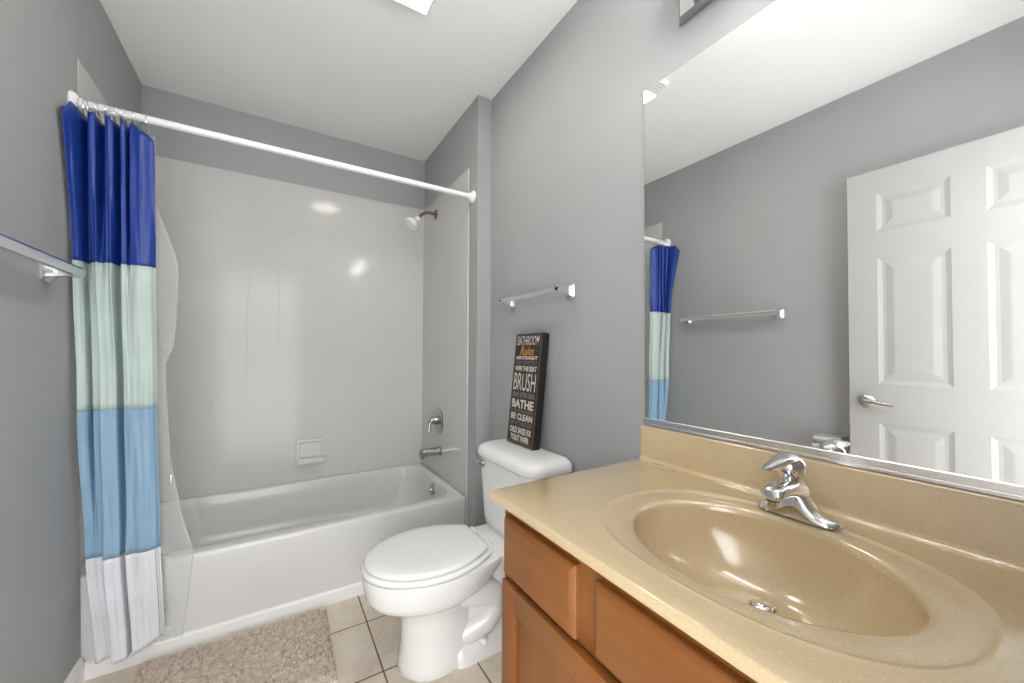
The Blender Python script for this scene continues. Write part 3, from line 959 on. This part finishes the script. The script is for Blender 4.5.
# front skin as a grid with six recesses, plus the slab behind it
ys_ = sorted({dy0, dy1} | {v for c in ycols for v in c}); zs_ = sorted({dz0, dz1} | {v for c in zrows for v in c})
gv = {(y, z): bm.verts.new((dx1, y, z)) for y in ys_ for z in zs_}
for i in range(len(ys_) - 1):
    for j in range(len(zs_) - 1):
        a, b, c, d = ys_[i], ys_[i + 1], zs_[j], zs_[j + 1]
        if (a, b) in ycols and (c, d) in zrows:
            prev = [gv[a, c], gv[b, c], gv[b, d], gv[a, d]]
            for ins, dep in ((.006, -.002), (.018, -.005), (.030, -.005), (.054, -.0015), (.060, -.001)):
                cur_ = [bm.verts.new((dx1 + dep, y, z)) for y, z in ((a + ins, c + ins), (b - ins, c + ins), (b - ins, d - ins), (a + ins, d - ins))]
                for k in range(4):
                    bm.faces.new((prev[k], prev[(k + 1) % 4], cur_[(k + 1) % 4], cur_[k]))
                prev = cur_
            bm.faces.new(prev)
        else:
            bm.faces.new((gv[a, c], gv[b, c], gv[b, d], gv[a, d]))
bk = {(y, z): bm.verts.new((dx0, y, z)) for y in (dy0, dy1) for z in (dz0, dz1)}
bm.faces.new([bk[dy0, dz0], bk[dy1, dz0], bk[dy1, dz1], bk[dy0, dz1]])
bm.faces.new([gv[y, dz0] for y in ys_] + [bk[dy1, dz0], bk[dy0, dz0]])
bm.faces.new([gv[y, dz1] for y in ys_] + [bk[dy1, dz1], bk[dy0, dz1]])
bm.faces.new([gv[dy0, z] for z in zs_] + [bk[dy0, dz1], bk[dy0, dz0]])
bm.faces.new([gv[dy1, z] for z in zs_] + [bk[dy1, dz1], bk[dy1, dz0]])
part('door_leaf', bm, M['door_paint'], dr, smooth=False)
hp = Vector((dx1, .696, .914))
bm = bmesh.new()
lathe(bm, hp, (1, 0, 0), [(-.001, .032), (.004, .032), (.010, .027), (.014, .016), (.030, .012), (.045, .012)])
tube(bm, [hp + Vector((.042, .004, 0)), hp + Vector((.048, -.015, .001)), hp + Vector((.048, -.045, -.002)), hp + Vector((.046, -.085, -.008)), hp + Vector((.044, -.108, -.010))], [.012, .0115, .0095, .0075, .005], 14)
part('door_handle', bm, M['nickel'], dr, label='satin nickel lever handle')
for z in (.25, 1.05, 1.85):
    bm = bmesh.new(); lathe(bm, (dx1 + .003, dy0 - .004, z - .045), (0, 0, 1), [(0, .005), (.002, .0065), (.088, .0065), (.09, .005)], 10)
    part('hinge', bm, M['nickel'], dr, label='nickel hinge')

# ------------------------------------------------------------------ toilet paper holder seen only in the mirror
tz = .668
wx = wall_left_x(tz)
tp = thing('toilet_paper_holder', 'chrome toilet paper holder low on the left wall by the door edge, in the mirror', 'paper holder', (wx, .85, tz))
part('wall_plate', nb(wx - .004, wx + .006, .790, .900, tz - .045, tz + .045, .004), M['chrome'], tp, smooth=False)
bm = bmesh.new()
arc = [math.radians(a) for a in range(-30, 96, 6)]
cxr = wx + .064
loft(bm, [[(cxr + r * math.cos(a), y, tz + r * math.sin(a)) for a, r in [(a, .0525) for a in arc] + [(a, .0505) for a in arc[::-1]]] for y in (.788, .902)])
for y in (.7875, .900):
    pts = [(cxr, tz - .012), (cxr + .05 * math.cos(arc[0]), tz + .05 * math.sin(arc[0]))] + [(cxr + .051 * math.cos(a), tz + .051 * math.sin(a)) for a in arc] + [(wx + .003, tz + .045), (wx + .003, tz - .012)]
    loft(bm, [[(x, yy, z) for x, z in pts] for yy in (y, y + .0025)])
part('cover', bm, M['chrome'], tp, auto=30, label='curved chrome cover')
part('roller', tube(bmesh.new(), [(cxr, .789, tz), (cxr, .901, tz)], .008, 12), M['chrome'], tp)
roll_ = thing('toilet_paper_roll', 'white toilet paper roll on the chrome holder, seen in the mirror', 'toilet paper', (cxr, .845, tz))
bm = bmesh.new()
R0, R1 = .0095, .047
loft(bm, [[(cxr + r * math.cos(a), y, tz + r * math.sin(a)) for a in [2 * PI * j / 32 for j in range(32)]] for r, y in ((R0, .794), (R1 - .001, .794), (R1, .795), (R1, .895), (R1 - .001, .896), (R0, .896), (R0, .794))], False, False)
part('paper', bm, M['paper'], roll_)

# ------------------------------------------------------------------ bath mat
mx0, mx1, my0, my1 = -.40, .205, 1.462, 1.892
mat_t = thing('bath_mat', 'taupe shag bath mat on the tile floor before the tub', 'bath mat', (-.1, 1.68, 0))
mr = Matrix.Translation((-.10, 1.677, 0)) @ Matrix.Rotation(math.radians(-1.0), 4, 'Z') @ Matrix.Translation((.10, -1.677, 0))
bm = bmesh.new()
nx, ny = 200, 145
G = {}
def shag_h(x, y):
    e = min(x - mx0, mx1 - x, y - my0, my1 - y)
    edge = min(1, e / .014)
    return .003 + max(0, edge) ** .5 * (.016 + .009 * noise.noise(Vector((x * 62, y * 62, 0))) + .005 * noise.noise(Vector((x * 170, y * 170, 4))))
for i in range(nx + 1):
    for j in range(ny + 1):
        x = mx0 + (mx1 - mx0) * i / nx; y = my0 + (my1 - my0) * j / ny
        G[i, j] = bm.verts.new(mr @ Vector((x + random.uniform(-.001, .001), y + random.uniform(-.001, .001), shag_h(x, y) + random.uniform(-.0015, .0015))))
for i in range(nx):
    for j in range(ny):
        bm.faces.new((G[i, j], G[i + 1, j], G[i + 1, j + 1], G[i, j + 1]))
part('base', bm, M['shag'], mat_t, auto=None)
bm = bmesh.new()
for k in range(22000):
    x = random.uniform(mx0 + .001, mx1 - .001); y = random.uniform(my0 + .001, my1 - .001)
    h = shag_h(x, y); a = random.uniform(0, 2 * PI); l = random.uniform(.007, .015); a2 = random.uniform(0, 2 * PI)
    ln = random.uniform(.2, .9) * l
    c = Vector((x, y, h - .003)); d = Vector((math.cos(a), math.sin(a), 0)) * .0015
    tip = c + Vector((math.cos(a2) * ln, math.sin(a2) * ln, l))
    bm.faces.new([bm.verts.new(mr @ p) for p in (c - d, c + d, tip)])
pl = part('pile', bm, M['shag'], mat_t, smooth=False)
pl['kind'] = 'stuff'
